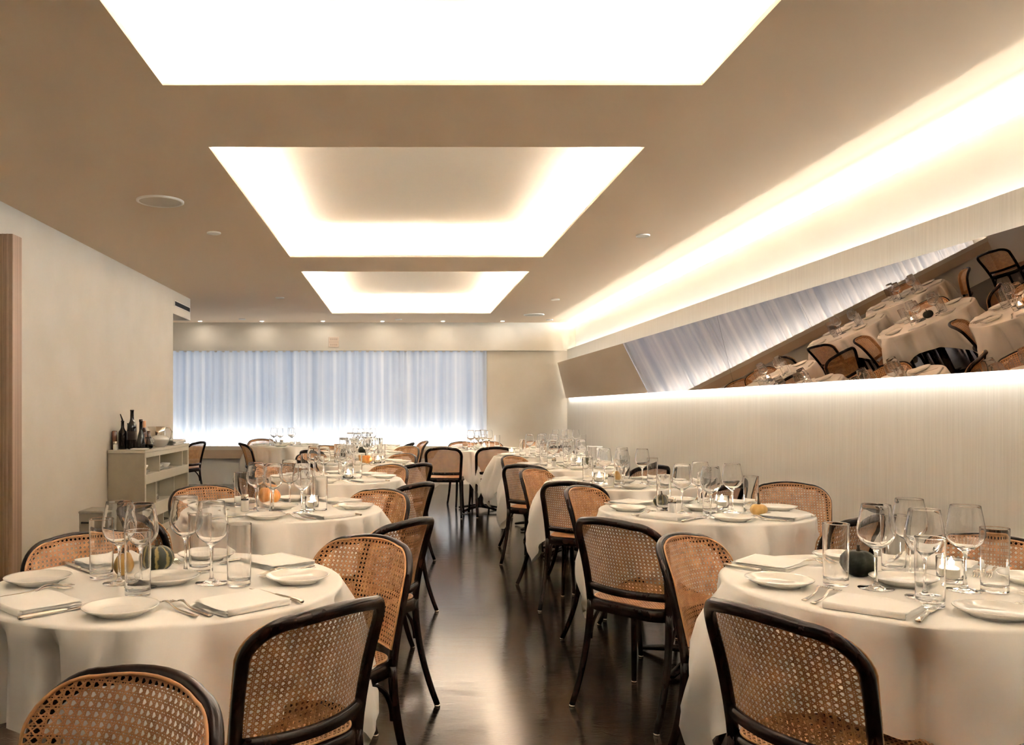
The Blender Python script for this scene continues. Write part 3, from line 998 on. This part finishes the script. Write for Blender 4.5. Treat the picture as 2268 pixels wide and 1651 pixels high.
def tpos(key, dx, dy):
    T = [t for t in TABLES if t['k'] == key][0]
    return (T['c'][0] + dx, T['c'][1] + dy, TZ + .0008)
g = gourd('striped_gourd', M['striped'], tpos('L1', -.085, .17), .105, .085, 'dark green striped gourd behind the glasses on the front left table', 10, .10, .018)
g2 = gourd('brown_gourd', M['yellow'], tpos('L1', -.165, .10), .060, .075, 'small brown pear-shaped gourd on the front left table', 8, .05, .015, neck=.5)
gourd('dark_gourd', M['black_rind'], tpos('R1', -.07, .12), .095, .085, 'black-green warty gourd among the glasses of the front right table', 7, .10, .018, warty=.07)
gourd('orange_pumpkin', M['orange'], tpos('L2', -.10, .19), .135, .095, 'orange ribbed pumpkin on the second left table', 10, .10, .02)
gourd('orange_pumpkin', M['yellow'], tpos('R2', .19, -.19), .078, .060, 'small orange pumpkin with tall stem on the second right table', 11, .08, .052)
gourd('green_gourd', M['striped'], tpos('R2', -.16, .14), .085, .070, 'round green gourd at the left of the second right table', 10, .05, .02)
gourd('yellow_gourd', M['yellow'], tpos('R3', -.02, .02), .075, .095, 'yellow pear-shaped gourd on the third right table', 8, .03, .02, neck=.6)
gourd('orange_pumpkin', M['orange'], tpos('L4', .05, -.08), .115, .085, 'orange pumpkin beside the candle on the fourth left table', 10, .08, .035)
gourd('dark_gourd', M['black_rind'], tpos('L5', .02, -.12), .105, .09, 'black-green round gourd on the fifth left table', 9, .08, .02)
gourd('green_gourd', M['striped'], tpos('R4', .17, .04), .075, .085, 'small striped gourd beside the candle on the fourth right table', 9, .05, .02)

# ------------------------------------------------------------------ chairs
BK, IN = 'bentwood chair seen from behind, ', 'bentwood chair showing its cane inside, '
place_chair(-.135, 1.88, 137, BK + 'near right seat of the front left table')
place_chair(-.08, 2.86, 230, IN + 'far right seat of the front left table')
place_chair(-1.12, 2.93, 304, IN + 'far left seat of the front left table')
place_chair(-.40, 1.39, 238, IN + 'in the bottom left corner of view')
place_chair(.772, 1.84, 26, BK + 'near left seat of the front right table')
place_chair(.94, 2.90, 313, IN + 'far left seat of the front right table')
place_chair(2.03, 2.86, 232, IN + 'far right seat of the front right table')
place_chair(.90, 1.10, 272, 'bentwood chair, only its top rail visible at the bottom right corner')
place_chair(.055, 3.32, 142, BK + 'near right seat of the second left table')
place_chair(-.08, 4.52, 232, IN + 'far right seat of the second left table')
place_chair(-1.15, 4.75, 305, IN + 'far left seat of the second left table')
place_chair(-1.20, 3.60, 40, BK + 'near left seat of the second left table')
place_chair(.81, 3.32, 40, BK + 'near left seat of the second right table')
place_chair(.97, 4.70, 318, IN + 'far left seat of the second right table')
place_chair(1.93, 3.42, 122, BK + 'near right seat of the second right table')
place_chair(2.28, 4.95, 258, IN + 'pulled out from far right of the second right table')
place_chair(.12, 4.95, 142, BK + 'near right seat of the third left table')
place_chair(-.06, 6.50, 228, IN + 'far right seat of the third left table')
place_chair(-1.02, 5.36, 45, BK + 'near left seat of the third left table')
place_chair(-1.03, 6.52, 310, IN + 'far left seat of the third left table')
place_chair(1.0, 5.0, 60, BK + 'near left seat of the third right table')
place_chair(.92, 6.10, 318, IN + 'far left seat of the third right table')
place_chair(1.93, 4.86, 125, BK + 'near right seat of the third right table')
place_chair(.15, 6.68, 135, BK + 'near right seat of the fourth left table')
place_chair(.05, 8.10, 222, IN + 'far right seat of the fourth left table')
place_chair(-.92, 7.08, 48, BK + 'near left seat of the fourth left table')
place_chair(-.92, 8.18, 312, IN + 'far left seat of the fourth left table')
place_chair(.93, 6.52, 55, BK + 'near left seat of the fourth right table')
place_chair(.98, 7.72, 318, IN + 'far left seat of the fourth right table')
place_chair(1.95, 6.42, 115, BK + 'near right seat of the fourth right table')
place_chair(.10, 9.72, 225, IN + 'far right seat of the fifth left table')
place_chair(-.98, 8.72, 50, BK + 'near left seat of the fifth left table')
place_chair(-.93, 9.85, 310, IN + 'far left seat of the fifth left table')
place_chair(.13, 10.66, 165, 'bentwood chair, pale top rail seen, near right of the sixth left table')
place_chair(.33, 11.25, 190, 'bentwood chair, pale top rail by the curtain, right of the sixth left table')
place_chair(.46, 9.40, 84, BK + 'left of the two at the end of the aisle')
place_chair(1.06, 9.50, 96, BK + 'right of the two at the end of the aisle')
place_chair(.78, 11.0, 282, IN + 'far left seat of the table at the aisle end')
place_chair(1.13, 11.05, 262, IN + 'far right seat of the table at the aisle end')
place_chair(1.80, 9.68, 70, BK + 'near side of the table in the back right corner')
place_chair(1.70, 11.0, 300, IN + 'far left seat of the back right corner table')
place_chair(-2.06, 10.62, 25, BK + 'left of the table under the left curtain')
place_chair(-2.03, 12.0, 290, IN + 'behind the table under the left curtain')
place_chair(-2.66, 11.05, 160, 'bentwood cane chair facing left, beyond the end of the sideboard')

# ------------------------------------------------------------------ service sideboard
SX0, SX1, SY0, SY1, STZ = -2.745, -2.40, 7.78, 9.39, .86
sb = empty('service_sideboard', ((SX0 + SX1) / 2, (SY0 + SY1) / 2, 0))
tag(sb, 'pale sage service sideboard with open cubbies against the left wall', 'sideboard')
ox, oy = -(SX0 + SX1) / 2, -(SY0 + SY1) / 2
def sbox(name, mat, x0, x1, y0, y1, z0, z1, bev=.003):
    return rbox(name, mat, x0 + ox, x1 + ox, y0 + oy, y1 + oy, z0, z1, bev, sb)
sbox('side_panel', M['lacquer_side'], SX0, SX1, SY0, SY0 + .022, .02, STZ - .03)
sbox('side_panel', M['lacquer'], SX0, SX1, SY1 - .022, SY1, .02, STZ - .03)
sbox('back_panel', M['lacquer'], SX0, SX0 + .012, SY0 + .022, SY1 - .022, .02, STZ - .03)
sbox('top', M['lacquer'], SX0, SX1 + .008, SY0 - .008, SY1 + .008, STZ - .03, STZ, .006)
for z0, z1 in ((.785, .83), (.535, .625), (.20, .33), (.02, .09)):
    sbox('front_rail', M['lacquer'], SX1 - .02, SX1, SY0 + .022, SY1 - .022, z0, z1)
for z0 in (.605, .31, .07):
    sbox('shelf', M['lacquer'], SX0 + .012, SX1 - .02, SY0 + .022, SY1 - .022, z0, z0 + .02, .001)
for z0, z1, yy in ((.626, .785, (8.27, 9.12)), (.33, .535, (8.15, 8.79)), (.09, .20, (8.4,))):
    for y in yy:
        sbox('divider', M['lacquer'], SX0 + .012, SX1 - .001, y - .010, y + .010, z0, z1, .001)
sbox('cubby_edge', M['lacquer'], SX1 - .02, SX1, SY0 + .022, SY0 + .05, .09, .785)
sbox('cubby_edge', M['lacquer'], SX1 - .02, SX1, SY1 - .05, SY1 - .022, .09, .785)

def bottle(name, x, y, prof, mat, label, cap=None, lab=None, extra=None):
    e = empty(name, (x, y, STZ + .001))
    tag(e, label, 'bottle', 'bottles on the sideboard')
    MB().lathe(prof, 24).build('body', mat, e)
    if cap: MB().lathe(cap[0], 18).build('cap', cap[1], e)
    if lab: MB().lathe(lab, 24).build('label', M['bottle_label'], e)
    if extra: extra(e)
    return e
def wine_bottle(h, r, nr=.014):
    return [(0, 0), (r * .95, 0), (r, .006), (r, h * .56), (r * .92, h * .62), (r * .55, h * .70), (nr * 1.1, h * .77), (nr, h * .96), (nr * 1.15, h * .97), (nr * 1.15, h), (0, h)]
bottle('tall_wine_bottle', -2.585, 7.99, wine_bottle(.375, .043, .0165), M['bottle_dark'], 'tallest dark wine bottle in the middle of the sideboard bottles', lab=[(.0436, .09), (.0436, .17)])
def pourer(e):
    MB().tube([(0, 0, .262), (-.004, 0, .285), (-.022, -.002, .335)], [.011, .008, .005], 8).build('pour_spout', M['bottle_dark'], e)
bottle('oil_bottle', -2.672, 7.98, wine_bottle(.270, .040, .014), M['bottle_dark'], 'dark bottle with a slanted pour spout on the sideboard', extra=pourer)
bottle('brown_bottle', -2.712, 7.87, [(0, 0), (.024, 0), (.026, .004), (.026, .165), (.020, .178), (.0, .180)], M['bottle_brown'], 'short brown bottle at the far left of the sideboard bottles')
bottle('slim_bottle', -2.665, 8.13, wine_bottle(.245, .030, .012), M['bottle_dark'], 'slim dark bottle hidden behind the pour spout bottle')
bottle('vinegar_bottle', -2.475, 7.91, [(0, 0), (.040, 0), (.042, .005), (.040, .06), (.028, .13), (.0155, .18), (.0145, .255), (.018, .262), (.018, .285), (0, .285)], M['bottle_dark'], 'conical black bottle in front at right of the tallest bottle')
bottle('foil_bottle', -2.503, 8.10, wine_bottle(.265, .034, .014), M['bottle_brown'], 'brown bottle with copper foil neck on the sideboard', cap=([(.0155, .185), (.0170, .25), (.0170, .268), (0, .268)], M['copper']))
bottle('small_bottle', -2.468, 8.12, [(0, 0), (.024, 0), (.025, .005), (.025, .11), (.016, .135), (.015, .17), (0, .17)], M['bottle_brown'], 'small brown bottle behind the round glass jug')
jg = empty('glass_jug', (-2.432, 8.0, STZ + .001)); tag(jg, 'small round glass jug half full of dark vinegar on the sideboard', 'jug')
MB().lathe([(0, 0), (.028, 0), (.042, .015), (.047, .040), (.042, .062), (.026, .080), (.024, .10), (.028, .112), (.0268, .112), (.0225, .10), (.0245, .08), (.040, .062), (.0445, .040), (.040, .017), (.027, .003), (0, .003)], 24).build('body', M['glass'], jg)
MB().lathe([(0, .0035), (.026, .0035), (.0390, .018), (.0435, .040), (.0430, .044), (0, .044)], 24).build('vinegar', M['vinegar'], jg)
MB().tube([(.024, .0, .105), (.050, 0, .10), (.056, 0, .08), (.044, 0, .062)], .004, 7).build('handle', M['glass'], jg)

pt = empty('steel_pitcher', (-2.52, 8.62, STZ + .001)); tag(pt, 'polished steel water pitcher with a curved handle on the sideboard', 'pitcher')
k = MB(); prof = [(.058, 0), (.066, .006), (.070, .06), (.072, .14), (.075, .20), (.0735, .20), (.0700, .14), (.068, .06), (.060, .008), (0, .007)]
k.lathe([(0, 0)] + prof, 32)
k.v = [(x - (.035 * max(0, (z - .12) / .08) ** 1.5 * max(0, (-x * .75 - y * .6) / .07)) if z > .12 else x, y, z) for x, y, z in k.v]
k.build('body', M['steel'], pt)
MB().tube([(.066, .03, .185), (.105, .045, .19), (.128, .055, .15), (.118, .052, .085), (.085, .038, .045), (.064, .028, .04)], [(.006, .011)] * 6, 8).build('handle', M['steel'], pt)
bo = MB().lathe([(0, 0), (.040, 0), (.044, .004), (.070, .03), (.090, .07), (.092, .088), (.078, .105), (.050, .118), (0, .124)], 32).build('white_teapot_bowl', M['china'], None, True, (-2.43, 8.38, STZ + .001))
bo.name = 'china_bowl'; tag(bo, 'rounded white china bowl upturned in front of the steel pitcher', 'bowl')
rj2 = random.Random(9)
for i, (x, y, zz, lab_) in enumerate(((-2.50, 8.98, .0, 'lowest folded cream linen in the pile at the sideboard end'), (-2.49, 9.02, .018, 'middle folded cream linen in the pile at the sideboard end'), (-2.50, 9.0, .036, 'topmost folded cream linen in the pile at the sideboard end'))):
    o_ = use(NAPKIN, (x, y, STZ + .001 + zz), PI / 2 + rj2.uniform(-.15, .15), 1.25); tag(o_, lab_, 'linen', 'folded linens on the sideboard')
    o_.scale = (1.9, 1.25, 1.0)
o_ = use(NAPKIN, (-2.47, 7.86, STZ + .001), .1); o_.scale = (.8, .7, .75); tag(o_, 'folded cream cloth on the near end of the sideboard', 'linen', 'folded linens on the sideboard')
o_ = use(SHAKER, (-2.68, 7.80, STZ + .001)); tag(o_, 'small glass shaker on the near left corner of the sideboard', 'salt shaker', 'salt shakers')

# crockery in the cubbies
SAUCER = single('saucer', MB().lathe([(0, 0), (.040, 0), (.044, .003), (.066, .010), (.068, .012), (.064, .012), (.044, .006), (0, .005)], 28).mesh('saucer', M['china']))
CUP = single('small_bowl', MB().lathe([(0, 0), (.022, 0), (.026, .003), (.045, .028), (.050, .045), (.048, .045), (.043, .029), (.024, .006), (0, .005)], 28).mesh('small_bowl', M['china']))
for i in range(3):
    tag(use(SAUCER, (-2.50, 8.05, .626 + .0085 * i)), 'white saucer in the left upper cubby, %s of its stack' % ('lowest', 'second', 'topmost')[i], 'saucer', 'saucers in the sideboard')
tag(use(CUP, (-2.50, 8.05, .626 + .032)), 'small white bowl on the saucers in the left upper cubby', 'bowl', 'small bowls in the sideboard')
for i, (x, y, nm) in enumerate(((-2.47, 8.42, 'nearest'), (-2.50, 8.56, 'middle'), (-2.47, 8.71, 'farthest'))):
    tag(use(SAUCER, (x, y, .626)), 'white saucer in the middle upper cubby, %s of three' % nm, 'saucer', 'saucers in the sideboard')
    tag(use(CUP, (x, y, .639)), 'small white bowl in the middle upper cubby, %s of three' % nm, 'bowl', 'small bowls in the sideboard')
tag(use(WATER, (-2.47, 8.35, .331)), 'clear water glass in the middle lower cubby, nearer one', 'water glass', 'tall water glasses')
tag(use(WATER, (-2.50, 8.46, .331)), 'clear water glass in the middle lower cubby, farther one', 'water glass', 'tall water glasses')
dk = MB().lathe([(0, 0), (.07, 0), (.10, .015), (.13, .02), (.128, .024), (.098, .020), (.068, .006), (0, .006)], 32).build('dark_dish', M['bottle_brown'], None, True, (-2.54, 8.6, .091))
tag(dk, 'dark round dish in the bottom row of the sideboard', 'dish')

# plain box stands in for a probable folded highchair before the sideboard
bn = empty('grey_placeholder', (-2.21, 6.05, 0)); tag(bn, 'grey upright stand-in box for a folded highchair by the left wall before the sideboard', 'bin')
k = MB()
k.box(-.085, .085, -.12, .12, 0, .50)
k.v = [(x * (1 - .06 * (1 - z / .5)), y * (1 - .06 * (1 - z / .5)), z) for x, y, z in k.v]
k.build('body', M['bin'], bn, False)
rbox('lid', M['bin'], -.09, .09, -.125, .125, .50, .52, .008, bn)
MB().tube([(-.06, -.126, .44), (-.06, -.145, .44), (.06, -.145, .44), (.06, -.126, .44)], .006, 8).build('handle', M['black'], bn)
